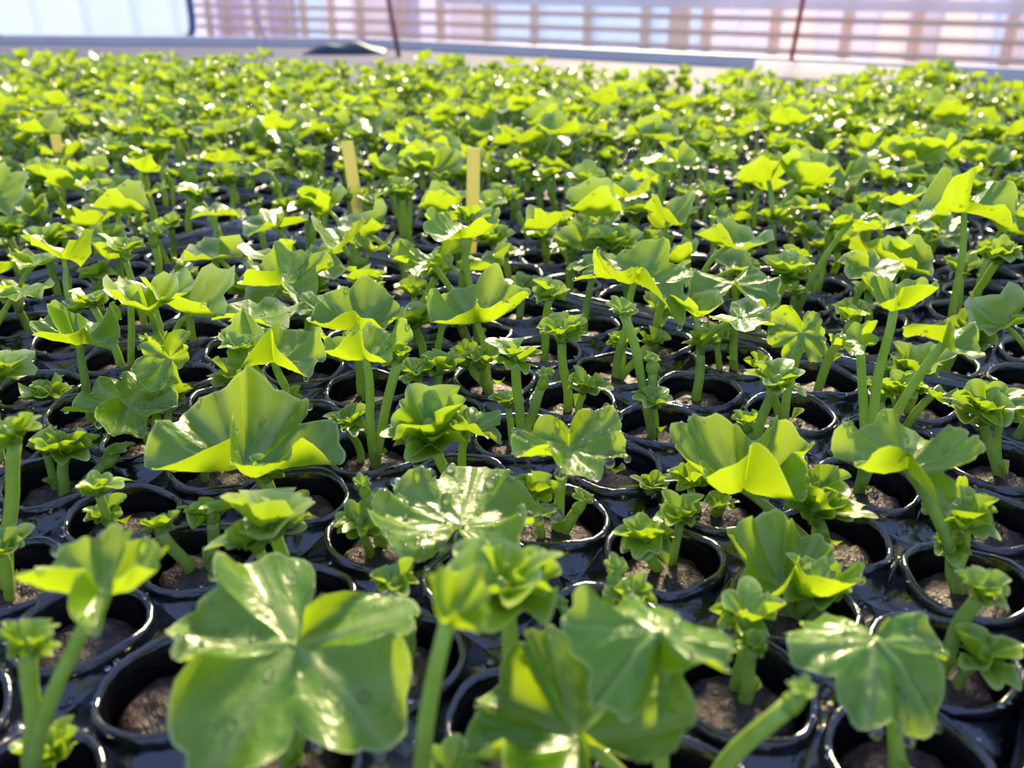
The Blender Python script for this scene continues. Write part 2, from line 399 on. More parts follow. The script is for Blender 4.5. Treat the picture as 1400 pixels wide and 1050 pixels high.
# ------------------------------------------------------------------ plug trays
LIP = 0.0098
def tray_meshes(nu, nv, seg=24):
    g = Geo(); th = np.arange(seg) * 2 * math.pi / seg; hp = PI_ / 2
    sq = hp / np.maximum(np.abs(np.cos(th)), np.abs(np.sin(th)))
    prof = [(0.0184, 0.0058), (0.0182, 0.0074), (0.0177, 0.0089), (0.0169, LIP), (0.0160, 0.0095), (0.0153, 0.0083), (0.01495, 0.0060), (0.0147, 0.0), (0.0145, -0.008)]
    cor = (sq - hp) / (hp * 0.4142)
    base = [np.c_[sq * np.cos(th), sq * np.sin(th), 0.0060 - 0.0040 * cor]] + [np.c_[r * np.cos(th), r * np.sin(th), np.full(seg, z)] for r, z in prof]
    base = np.concatenate(base); nr = len(prof) + 1
    fs = [(a * seg + m, a * seg + (m + 1) % seg, (a + 1) * seg + (m + 1) % seg, (a + 1) * seg + m) for a in range(nr - 1) for m in range(seg)] + [list(range((nr - 1) * seg, nr * seg))]
    w = Geo(); d = Geo(); rng = np.random.default_rng(nu * 7 + nv)
    for a in range(nu):
        for b in range(nv):
            c = np.array([(b - (nv - 1) / 2) * PI_, (a - (nu - 1) / 2) * PI_, 0])
            wob = np.zeros_like(base); aa = np.arctan2(base[:, 1], base[:, 0]); top_ = np.clip(base[:, 2] / LIP, 0, 1) * (np.arange(len(base)) >= seg)
            p3 = rng.uniform(0, 6.28, 3); wob[:, 2] = top_ * (0.0008 * np.sin(2 * aa + p3[0]) + 0.0005 * np.sin(5 * aa + p3[1])); wob[:, :2] = base[:, :2] * (top_ * 0.022 * np.sin(3 * aa + p3[2]))[:, None]
            g.add(base + wob + c, fs)
            if a < nu - 1 and b < nv - 1:
                q = c + [hp, hp, 0.0038]; s = 0.0078
                w.add([q + [s, 0, 0], q + [0, s, 0], q - [s, 0, 0], q - [0, s, 0]], [(0, 1, 2, 3)])
            for _ in range(7):
                an = rng.uniform(0, 6.283); r = rng.choice([0.0170, 0.0176, 0.0166]); rd = rng.uniform(0.0003, 0.0009)
                d.add(*drop_arrays(c + [r * math.cos(an), r * math.sin(an), LIP - 0.0001], rd, seg=6, rings=4))
            for _ in range(3):
                an = math.pi / 4 + math.pi / 2 * int(rng.integers(4)) + rng.uniform(-.15, .15); r = rng.uniform(0.0205, 0.024)
                d.add(*drop_arrays(c + [r * math.cos(an), r * math.sin(an), 0.0041], rng.uniform(0.0004, 0.0012), seg=6, rings=4))
    X, Y = nv * PI_ / 2, nu * PI_ / 2; r = Geo(); o_ = 0.15 * PI_
    rp = [(-0.0002, 0.0062), (0.0004, 0.0105), (0.0018, 0.0128), (0.0036, 0.0128), (0.0050, 0.0108), (0.0055, 0.007), (0.0052, -0.006), (0.0030, BENCH_Z + 0.001)]
    V = []
    for off, z in rp:
        x, y = X + off, Y + off; k = 0.004
        V += [(x, -y + k, z), (x, y - k, z), (x - k, y, z), (-x + k, y, z), (-x, y - k, z), (-x, -y + k, z), (-x + k, -y, z), (x - k, -y, z)]
    r.add(V, [(a * 8 + m, (a + 1) * 8 + m, (a + 1) * 8 + (m + 1) % 8, a * 8 + (m + 1) % 8) for a in range(len(rp) - 1) for m in range(8)])
    return g.mesh('cell_sheet', M_TRAY), r.mesh('rim', M_TRAY), w.mesh('standing_water', M_POOL, False), d.mesh('water_beads', M_DROP)
TRAY_CACHE = {}
TRAYS = []      # (i0 footprint, j0 footprint, rows, columns, label)
def tray(i0, j0, label, nu=9, nv=13, group='black plug trays on the bench'):
    if (nu, nv) not in TRAY_CACHE: TRAY_CACHE[nu, nv] = tray_meshes(nu, nv)
    ic, jc = i0 + 0.15 + (nu - 0.0) / 2, j0 + 0.15 + nv / 2
    t = empty('plug_tray', cell(ic, jc), -ANG); tag(t, label, 'tray', group)
    for nme, me in zip(('cell_sheet', 'rim', 'standing_water', 'water_beads'), TRAY_CACHE[nu, nv]):
        o = link(nme, me, t)
        if nme in ('standing_water', 'water_beads'): o['kind'] = 'stuff'
    TRAYS.append((i0 + 0.65, j0 + 0.65, nu, nv))
FARL = 'wet black plug tray almost hidden under the dense seedlings'
J0 = -10.65
tray(-3.65, J0, 'wet black plug tray with the largest blurred leaves leaning over it')
tray(5.65, J0, 'wet black plug tray whose raised rim crosses behind the tall thick stem')
tray(14.95, J0, 'wet black plug tray third from the front, deep under leaves')
tray(24.25, -6.65, 'wet black plug tray under seedlings beside the pale edging strip')
tray(24.25, -9.95, 'very small black plug tray wedged between larger ones', 4, 3)
tray(-0.40, J0 - 13.3, 'wet black plug tray with long leaning stems and an exposed rim corner')
tray(8.90, J0 - 13.3, 'wet black plug tray holding two yellow plant labels')
tray(18.20, J0 - 13.3, 'wet black plug tray behind the two yellow plant labels')
tray(5.0, J0 - 26.6, FARL); tray(14.35, J0 - 26.6, FARL, 4); tray(18.7, J0 - 26.6, FARL, 4)
tray(-3.65, 2.65, 'wet black plug tray beside the front tray, mostly out of view')
tray(5.65, 2.65, FARL)
tray(14.95, 2.65, FARL)
tray(-12.95, J0, 'wet black plug tray in front, mostly out of view')

# ------------------------------------------------------------------ cuttings: shapes
def fan_arrays(R, rng, cup=0.35, pleat=0.16, curl=0.3, span=1.45, nr=4, nt=18, teeth=5, tint=None):
    """a young leaf still opening like a fan: base at the origin, spreads along +x, inner side +z"""
    th = np.linspace(-span, span, nt); t0 = rng.uniform(0.2, 1) if tint is None else tint
    ph = rng.uniform(0, 6.28, 3)
    out = (0.62 + 0.38 * np.cos(th * 0.75)) * (0.72 + 0.28 * np.abs(np.cos(teeth * th / 1.4)) ** 0.8) + 0.05 * np.sin(2 * th + ph[0])
    V = []; C = []
    rr = np.linspace(0.06, 1, nr + 1)
    for a, rho in enumerate(rr):
        r = rho * out * R
        x, y = r * np.cos(th), r * np.sin(th)
        z = R * (cup * rho * (th / span) ** 2 - pleat * rho ** 1.2 * np.cos(teeth * th / 1.4 * 2) - curl * rho ** 2.4 * np.cos(th * 0.8) + 0.06 * rho * np.sin(3 * th + ph[1]))
        V += np.c_[x, y * (1 - 0.25 * cup), z].tolist()
        vein = np.abs(np.cos(teeth * th / 1.4)) ** 8
        C += np.c_[np.full(nt, t0), np.full(nt, 0.75 if a == nr else 0.0), vein * 0.6].tolist()
    f = [(a * nt + m, (a + 1) * nt + m, (a + 1) * nt + m + 1, a * nt + m + 1) for a in range(nr) for m in range(nt - 1)]
    return np.array(V), f, np.array(C)

def bud_arrays(L, r, rng, seg=10, n=7):
    """closed ribbed shoot tip along +z"""
    g = Geo(); t = np.linspace(0, 1, n); prof = np.array([0.55, 0.9, 1.05, 1.0, 0.85, 0.6, 0.2])
    th = np.arange(seg) * 2 * math.pi / seg; V = []
    for k in range(n):
        rr = r * prof[k] * (1 + 0.16 * np.cos(5 * th + 2.0 * t[k]) * (0.4 + t[k]))
        V.append(np.c_[rr * np.cos(th), rr * np.sin(th) * 0.8, np.full(seg, L * t[k])])
    f = [(k * seg + m, k * seg + (m + 1) % seg, (k + 1) * seg + (m + 1) % seg, (k + 1) * seg + m) for k in range(n - 1) for m in range(seg)] + [list(range((n - 1) * seg, n * seg))]
    C = np.tile([rng.uniform(0.4, 1), 0.15, 0.2], (n * seg, 1))
    return np.concatenate(V), f, C

def leaf_drops(V, nr, nt, rng, count, rmax, seg=8, rings=5):
    """beads of water on the upper side of a leaf given by its vertex grid"""
    g = Geo()
    for _ in range(count):
        a = min(nr - 1, int(nr * (0.1 + 0.9 * rng.random() ** 0.55))); m = int(rng.integers(0, nt))
        i0 = 1 + a * nt + m; i1 = 1 + a * nt + (m + 1) % nt; i2 = (1 + (a - 1) * nt + m) if a else 0
        p0, p1, p2 = V[i0], V[i1], V[i2]; nrm = np.cross(p1 - p0, p2 - p0)
        ln = np.linalg.norm(nrm)
        if ln < 1e-12: continue
        nrm /= ln
        if nrm[2] < 0: nrm = -nrm
        w = rng.dirichlet([1, 1, 1]); r = rmax * (0.25 + 0.75 * rng.random() ** 2.5)
        g.add(*drop_arrays(w[0] * p0 + w[1] * p1 + w[2] * p2 + nrm * r * 0.22, r, nrm, 0.66, seg, rings))
    for _ in range(count // 6):                                   # drops hanging under the margin
        e = V[1 + (nr - 1) * nt + int(rng.integers(nt))]; r = rmax * rng.uniform(0.6, 1.0)
        g.add(*drop_arrays(e - [0, 0, r * 0.8], r, (0, 0, 1), 1.1, seg, rings))
    return g

class Plant:
    """collects the parts of one cutting in coordinates relative to its plug"""
    def __init__(s, rng, hi=False): s.parts = []; s.rng = rng; s.hi = hi is True; s.lo = hi == 'low'
    def part(s, name, geo, material, subs=()): s.parts.append((name, geo, material, list(subs)))
    def stem(s, pts, r0, r1, name='stem'):
        g = Geo(); n = len(pts); t = np.linspace(0, 1, n); az = s.rng.uniform(0, 6.28)
        pts = np.array(pts) + (0.0009 * np.sin(t * math.pi * s.rng.uniform(1.6, 2.6)) * np.sin(t * math.pi))[:, None] * np.array([math.cos(az), math.sin(az), 0])
        rad = r0 + (r1 - r0) * t; rad[0] *= 1.12
        tube(g, pts[::2] if s.lo else pts, rad[::2] if s.lo else rad, 10 if s.hi else (4 if s.lo else 7)); s.part(name, g, M_STEM)
    def leaf(s, pos, R, nrm, spin, drops=6, rmax=0.0013, young=False, **kw):
        nr, nt = (10, 84) if s.hi else ((3, 18) if s.lo else (4, 26))
        V, f, C = leaf_arrays(R, s.rng, nr=nr, nt=nt, **kw)
        Fm = frame(nrm, spin); W = V @ Fm.T + pos
        g = Geo(); g.add(W, f, C); subs = []
        if drops:
            d = leaf_drops(W, nr, nt, s.rng, int(drops * (2.2 if s.hi else 1.3)), rmax, *((10, 6) if s.hi else ((5, 3) if s.lo else (6, 4))))
            if d.n: subs.append(('water_beads', d, M_DROP))
        s.part('leaf', g, M_YOUNG if young else M_LEAF, subs)
    def fan(s, pos, R, axis_az, elev, roll=0.0, **kw):
        a = np.array([math.cos(axis_az) * math.cos(elev), math.sin(axis_az) * math.cos(elev), math.sin(elev)])
        inn = np.array([-math.cos(axis_az) * math.sin(elev), -math.sin(axis_az) * math.sin(elev), math.cos(elev)])
        side = np.cross(inn, a); inn2 = inn * math.cos(roll) + side * math.sin(roll); side = np.cross(inn2, a)
        nr, nt = (6, 30) if s.hi else ((2, 8) if s.lo else (3, 13))
        V, f, C = fan_arrays(R, s.rng, nr=nr, nt=nt, **kw)
        g = Geo(); g.add(V @ np.stack([a, side, inn2], 1).T + pos, f, C); s.part('leaf', g, M_YOUNG)
    def bud(s, pos, axis, L, r):
        V, f, C = bud_arrays(L, r, s.rng, 5 if s.lo else 10); Fm = frame(axis, s.rng.uniform(0, 6))
        g = Geo(); g.add(V @ Fm.T + pos, f, C); s.part('bud', g, M_YOUNG)
    def tuft(s, pos, size, n=6, axis=(0, 0, 1), spread=0.6):
        """crown of opening leaves round a bud"""
        rng = s.rng; pos = np.asarray(pos, float); ax = np.asarray(axis, float)
        s.bud(pos - 0.15 * size * ax, ax + rng.uniform(-.15, .15, 3), size * 0.55, size * 0.20)
        a0 = rng.uniform(0, 6.28)
        for k in range(n):
            az = a0 + k * 2.4 + rng.uniform(-.3, .3); el = rng.uniform(0.35, 1.15) if spread < 1 else rng.uniform(0.05, 0.7)
            R = size * rng.uniform(0.55, 1.0)
            s.fan(pos + [0.08 * size * math.cos(az), 0.08 * size * math.sin(az), rng.uniform(-.1, .2) * size], R, az, el, rng.uniform(-.4, .4),
                  cup=rng.uniform(0.2, 0.7), pleat=rng.uniform(0.08, 0.17), curl=rng.uniform(-0.15, 0.4), teeth=int(rng.integers(4, 7)))
    def stipule(s, pos, size=0.005):
        az = s.rng.uniform(0, 6.28); s.fan(np.asarray(pos), size, az, 0.9, span=0.7, teeth=2, pleat=0.02, curl=0.1)

def plug_mesh(rng, nr=6, nt=22):
    R = 0.0140; V = [[0, 0, 0.0040]]; ph = rng.uniform(0, 6.28, 8)
    for k in range(1, nr + 1):
        rho = k / nr; th = np.arange(nt) * 2 * math.pi / nt
        x, y = R * rho * np.cos(th), R * rho * np.sin(th)
        z = 0.0012 * (np.sin(520 * x + ph[0]) * np.cos(430 * y + ph[1]) + 0.6 * np.sin(900 * y + 300 * x + ph[2])) * (1 - 0.4 * rho) + 0.0010 + 0.0032 * (1 - rho ** 2) - (0.0022 if k == nr else 0)
        V += np.c_[x, y, z].tolist()
    th = np.arange(nt) * 2 * math.pi / nt; V += np.c_[0.0142 * np.cos(th), 0.0142 * np.sin(th), np.full(nt, -0.0075)].tolist()
    f = [(0, 1 + m, 1 + (m + 1) % nt) for m in range(nt)]
    for a in range(nr):
        b0 = 1 + a * nt; f += [(b0 + m, b0 + nt + m, b0 + nt + (m + 1) % nt, b0 + (m + 1) % nt) for m in range(nt)]
    g = Geo(); g.add(V, f); return g.mesh('peat_plug', M_PLUG)
rngp = np.random.default_rng(3)
PLUGS = [plug_mesh(rngp) for _ in range(7)]

# ------------------------------------------------------------------ cuttings: common kinds
def proto_tuft(rng, hi=False):
    p = Plant(rng, hi); hgt = rng.uniform(0.018, 0.040); lean = rng.uniform(-.010, .010, 2); top = np.array([lean[0], lean[1], hgt])
    p.stem(bez((0, 0, -0.003), (lean[0] * 0.2, lean[1] * 0.2, hgt * 0.6), top, 7), 0.0019, 0.0016)
    p.tuft(top, rng.uniform(0.011, 0.017), int(rng.integers(5, 9)))
    if rng.random() < 0.6: p.stipule(top * 0.4 + [0, 0, 0.0])
    if rng.random() < 0.85:
        az = rng.uniform(0, 6.28); t2 = np.array([0.009 * math.cos(az), 0.009 * math.sin(az), rng.uniform(0.018, 0.036)]); b0 = np.array([0.003 * math.cos(az), 0.003 * math.sin(az), -0.003])
        p.stem(bez(b0, (b0 + t2) / 2, t2, 6), 0.0016, 0.0013, 'side_shoot'); p.tuft(t2, rng.uniform(0.008, 0.012), 4)
    return p
def proto_sprout(rng, hi=False):
    p = Plant(rng, hi); hgt = rng.uniform(0.018, 0.034); lean = rng.uniform(-.012, .012, 2); top = np.array([lean[0], lean[1], hgt])
    p.stem(bez((0, 0, -0.003), (lean[0] * 0.1, lean[1] * 0.1, hgt * 0.6), top, 7), 0.0019, 0.0019)
    p.bud(top - [0, 0, 0.002], np.array([lean[0] * 20, lean[1] * 20, 1.0]), rng.uniform(0.008, 0.012), rng.uniform(0.0024, 0.0034))
    for k in range(3): p.fan(top + [0, 0, 0.004 + 0.001 * k], rng.uniform(0.005, 0.009), rng.uniform(0, 6.28), rng.uniform(0.8, 1.3), cup=0.5)
    p.stipule(top * 0.55)
    return p
def proto_leafy(rng, hi=False):
    p = Plant(rng, hi); hgt = rng.uniform(0.014, 0.026); lean = rng.uniform(-.006, .006, 2); top = np.array([lean[0], lean[1], hgt])
    p.stem(bez((0, 0, -0.003), (0, 0, hgt * 0.5), top, 5), 0.0021, 0.0018)
    p.tuft(top, rng.uniform(0.009, 0.013), int(rng.integers(4, 6)))
    a0 = rng.uniform(0, 6.28)
    for k in range(int(rng.integers(1, 4))):
        az = a0 + k * 2.6 + rng.uniform(-.4, .4); out = rng.uniform(0.008, 0.020); z = rng.uniform(0.028, 0.048)
        tip = np.array([out * math.cos(az), out * math.sin(az), z])
        base = top * rng.uniform(0.3, 0.9)
        p.stem(bez(base, base + [0.2 * tip[0], 0.2 * tip[1], (z - base[2]) * 0.7], tip, 7), 0.0014, 0.0011, 'petiole')
        R = rng.uniform(0.011, 0.020); tilt = rng.uniform(0.0, 0.45)
        p.leaf(tip, R, (math.cos(az) * tilt, math.sin(az) * tilt, 1), az + rng.uniform(-.4, .4), drops=5, lobes=int(rng.integers(5, 8)),
               cup=rng.uniform(-0.05, 0.45), pleat=rng.uniform(0.03, 0.10), ripple=rng.uniform(0.05, 0.16), saddle=rng.uniform(-.12, .12), fold=rng.choice([0, 0, 0.35, 0.6]))
    return p
KINDS = {'tuft': proto_tuft, 'sprout': proto_sprout, 'leafy': proto_leafy}
LABEL = {'tuft': ('young geranium cutting topped by a ruffled tuft of opening leaves, no broad leaf', 'tufted cuttings in the plug trays'),
         'sprout': ('young geranium cutting, a short stem ending in a closed green bud', 'budding cuttings in the plug trays'),
         'leafy': ('young geranium cutting with broad lobed leaves on long stalks over a small tuft', 'leafy cuttings in the plug trays')}
def realise(p, loc, rz, label, group, plug):
    """make the objects of a Plant; returns its root"""
    if plug is None: plug = PLUGS[0]
    root = empty('geranium_cutting', loc, rz); tag(root, label, 'seedling', group)
    o = link('peat_plug', plug, root)
    for name, geo, m, subs in p.parts:
        o = link(name, geo.mesh(name, m), root)
        for sn, sg, sm in subs: tag(link(sn, sg.mesh(sn, sm), o), kind='stuff')
    return root
def copy_plant(src, loc, rz, sc, plug):
    r = src.copy(); col.objects.link(r); r.location = loc; r.rotation_euler = (0, 0, rz); r.scale = sc
    for ch in src.children:
        c = ch.copy(); col.objects.link(c); c.parent = r
        if ch.data and ch.name.startswith('peat_plug'): c.data = plug; c.scale = tuple(1 / x for x in sc)
        for gch in ch.children:
            d = gch.copy(); col.objects.link(d); d.parent = c
    return r

# ------------------------------------------------------------------ cuttings: the foreground ones, each as it grows in the photograph
def root_xy(i, j):
    return cell(i, j)
def spot(i, j, u, v, lo=0.010, hi=0.075):
    """where the sight line of a leaf passes closest over its own plug: a position relative to that plug"""
    r = root_xy(i, j); d = ray(u, v); t = (d[:2] @ r[:2]) / (d[:2] @ d[:2]); z = min(max(H + d[2] * t, lo), hi)
    p = at_z(u, v, z); return p - r, F / depth(p)
HERO = {}
def hero(i, j, label, *elems):
    HERO[(i, j)] = (label, elems)
def LF(u, v, w, nx=0.0, ny=-0.1, spin=90, **kw): return ('leaf', u, v, w, nx, ny, spin, kw)
def TF(u, v, w, n=6, **kw): return ('tuft', u, v, w, n, kw)
def BD(u, v, w, **kw): return ('bud', u, v, w, kw)
hero(-2, -1, 'cutting with one huge flat five-lobed leaf, blurred, speckled with bright beads', LF(405, 880, 390, 0.05, -0.42, 250, cup=0.10, pleat=0.05, ripple=0.10, lobes=5, notch=0.42, drops=26, rmax=0.0014))
hero(-3, -2, 'blurred cutting with a cupped leaf on a bare stalk and a forked leafy shoot', LF(140, 808, 190, 0.0, -0.15, 60, cup=0.45, ripple=0.14, drops=6), TF(38, 880, 85, 5))
hero(-1, 1, 'blurred cutting with an upright folded pale leaf, a broad wet leaf and a nodding bud', LF(790, 1010, 330, -0.15, -0.35, 120, cup=0.32, ripple=0.16, fold=0.2, drops=14), LF(900, 862, 250, 0.0, -0.1, 90, cup=-0.35, pleat=0.12, ripple=0.22, drops=10), BD(1080, 952, 60))
hero(-1, 0, 'cutting with a large bright ruffled crown of opening leaves beside the huge flat leaf', TF(690, 805, 190, 8), )
hero(-2, 0, 'cutting with a small folded leaf on a bent stalk under the ruffled crown', LF(612, 850, 120, 0.35, -0.3, 100, cup=0.4, fold=0.7, drops=2))
hero(0, 0, 'cutting with two thin shoots, one ending in a pale green bud', BD(838, 790, 46), BD(776, 832, 30))
hero(1, 0, 'cutting with a neat cup-shaped tuft on a short straight stem', TF(884, 735, 90, 7))
hero(1, 1, 'cutting with a cupped bright leaf and crown over the brown plug', LF(1075, 805, 190, 0.1, -0.15, 80, cup=0.5, ripple=0.15, drops=5), TF(1115, 800, 100, 5))
hero(0, 2, 'cutting with a large drooping three-part leaf carrying a long sun glint', LF(1195, 875, 245, 0.15, -0.30, 250, cup=-0.18, pleat=0.08, ripple=0.16, lobes=5, notch=0.48, drops=18, rmax=0.0013))
hero(2, 2, 'cutting with a ruffled wet shining leaf on a long curved stalk', LF(1240, 640, 195, -0.1, -0.25, 60, cup=0.22, pleat=0.13, ripple=0.16, lobes=7, drops=22), TF(1300, 745, 60, 5))
hero(1, 2, 'cutting with one stout toothed shoot flaring from a bare wet plug', TF(1343, 805, 84, 7))
hero(0, 1, 'cutting with a single straight stem and small tuft beside the nodding bud', TF(1030, 880, 62, 5))
hero(-1, -1, 'cutting with two short bare stalks under the huge flat leaf', BD(560, 850, 30), BD(500, 858, 30))
hero(0, -1, 'cutting with a wide flat leaf, pale sheen and large water beads, one lobe upright', LF(630, 718, 268, 0.05, -0.20, 80, cup=0.12, pleat=0.04, ripple=0.14, saddle=0.10, lobes=5, drops=34, rmax=0.0020))
hero(1, -1, 'cutting with a blue-green four-lobed leaf on a thick forked stem', LF(778, 612, 185, 0.0, -0.30, 270, cup=0.18, pleat=0.08, ripple=0.10, lobes=5, notch=0.42, drops=26, rmax=0.0018), BD(788, 690, 36))
hero(1, -2, 'cutting with a star of cupped young leaves and two drooping stalks', TF(590, 585, 150, 8), LF(640, 588, 95, 0.3, -0.2, 10, cup=0.1, fold=0.4, young=True, drops=3))
hero(0, -3, 'cutting with a wide cupped sunlit leaf on a thick slanting stalk', LF(335, 640, 255, 0.05, -0.10, 70, cup=0.42, pleat=0.06, ripple=0.14, lobes=5, drops=12))
hero(-1, -3, 'cutting with a split green shoot below the wide cupped leaf', TF(218, 720, 70, 5), BD(290, 705, 34))
hero(-1, -5, 'cutting with a curly-leaved tuft and a long slanting side shoot', TF(88, 612, 90, 7), BD(140, 625, 40))
hero(-2, -4, 'cutting with a tall bare stem and leafy forked top', TF(18, 595, 85, 6))
hero(-1, -4, 'cutting with a tiny tuft low over its plug', TF(140, 700, 66, 6))
hero(0, -5, 'cutting with a flat grey-shining leaf and a dark hanging leaf', LF(175, 556, 175, 0.0, -0.18, 60, cup=0.02, pleat=0.06, ripple=0.12, drops=16), LF(232, 490, 95, -0.2, -1.6, 270, cup=0.1, fold=0.4, drops=4))
hero(0, -6, 'cutting with a cupped leaf whose two lobes stand up, drops below', LF(108, 468, 135, 0.0, -0.02, 60, cup=0.40, ripple=0.2, drops=5))
hero(0, -7, 'cutting with a knobbly tuft on a leaning stem', TF(62, 535, 80, 7))
hero(1, -4, 'cutting with a wavy-edged leaf tilted over the bare plug', LF(375, 495, 150, 0.1, 0.05, 90, cup=0.35, pleat=0.1, ripple=0.12, drops=5), TF(330, 475, 60, 5))
hero(2, -4, 'cutting with a blue-green upright-lobed leaf', LF(492, 448, 140, 0.05, -0.25, 80, cup=0.32, pleat=0.08, lobes=5, drops=10))
hero(1, -3, 'cutting with a crown of crimped leaves leaning over the empty cell', LF(500, 490, 130, 0.0, 0.0, 80, cup=0.4, ripple=0.12, pleat=0.12, drops=6), TF(545, 485, 60, 5))
hero(3, -3, 'cutting with a shallow bowl-shaped leaf seen from its rim', LF(652, 440, 150, 0.0, 0.05, 90, cup=0.42, pleat=0.06, ripple=0.10, drops=8), TF(640, 490, 70, 6))
hero(4, -2, 'cutting with a broad shining leaf with scalloped edge held high', LF(868, 385, 160, 0.1, -0.15, 90, cup=0.16, ripple=0.18, pleat=0.06, drops=18), TF(890, 465, 50, 5))
hero(5, -1, 'cutting with a smooth domed leaf, beads along its rim', LF(1003, 388, 140, 0.1, -0.25, 80, cup=-0.15, ripple=0.18, lobes=5, notch=0.14, drops=14))
hero(4, 0, 'cutting with a wet hanging leaf with a long drop', LF(1095, 455, 95, -0.1, -0.9, 270, cup=0.0, ripple=0.16, drops=14, rmax=0.0016), TF(1040, 500, 50, 5))
hero(3, 1, 'cutting with the tallest thick pale stem and a folded two-winged leaf on top', LF(1222, 425, 115, 0.0, 0.1, 90, cup=0.5, fold=0.3, drops=3), LF(1175, 470, 80, -0.3, 0.1, 160, cup=0.3, drops=2), LF(1290, 470, 110, 0.35, 0.0, 20, cup=0.2, ripple=0.2, drops=3))
hero(2, 1, 'cutting with an upturned lobed leaf and a ruffled side crown', LF(1015, 668, 195, 0.0, 0.02, 90, cup=0.55, pleat=0.12, ripple=0.12, lobes=6, drops=6), TF(1118, 695, 120, 7))
hero(3, -2, 'cutting with an upright pair of crinkled yellow-green leaves', TF(768, 455, 80, 6))
hero(3, -1, 'cutting with two tall thin stems forking from one plug', BD(893, 500, 34), TF(853, 425, 50, 4))
hero(4, 2, 'cutting with a dense toothed tuft near the tray rim', TF(1345, 560, 110, 8))
hero(3, 2, 'cutting with a dark shaded leaf close over its plug', LF(1302, 690, 95, -0.2, -0.7, 270, cup=0.15, ripple=0.14, drops=3))
hero(4, 1, 'cutting with a spread of small lobed leaves on a short stem', TF(1235, 530, 90, 6), LF(1275, 540, 70, 0.2, -0.1, 10, young=True, cup=0.2, drops=3))
hero(2, -6, 'cutting with a broad veined leaf with two raised lobes', LF(388, 388, 130, 0.0, -0.25, 80, cup=0.28, lobes=5, drops=8))
hero(4, -4, 'cutting with two rounded translucent leaves standing like ears', LF(632, 325, 120, 0.0, 0.35, 90, cup=0.25, lobes=5, notch=0.3, drops=3), LF(590, 358, 110, -0.1, -0.05, 170, cup=0.15, drops=8))
hero(8, -2, 'cutting with a wide rolled translucent leaf above its neighbours', LF(1000, 300, 60, 0.0, 0.2, 90, cup=0.2, drops=3), TF(990, 330, 45, 5))
hero(7, 1, 'cutting with a long curled pale leaf catching the light along its edge', LF(1318, 290, 150, 0.0, 0.25, 90, cup=0.15, ripple=0.3, drops=12))
hero(7, -1, 'cutting with a pale shining leaf dotted with beads', LF(1165, 302, 85, 0.0, -0.1, 60, cup=0.0, drops=10), TF(1085, 350, 45, 5))
hero(2, -1, 'cutting with a curly low tuft at the rim of its cell', TF(892, 665, 55, 6))
hero(0, -4, 'cutting with a shaded wrinkled tuft in a deep cell', TF(375, 715, 80, 6))
hero(0, -2, 'cutting with a thin bud standing in the black cell', BD(500, 668, 30))
hero(2, 0, 'cutting with a short tuft under the upturned lobed leaf', TF(985, 690, 50, 5))
hero(3, 0, 'cutting with a slanting thick stem and small spread leaves', TF(1060, 520, 90, 6))
hero(2, -3, 'cutting with narrow upright leaves beside the star-shaped crown', TF(600, 500, 70, 5))
hero(2, -2, 'cutting with a folded fan leaf and pale bud', TF(705, 485, 75, 5), BD(740, 520, 34))

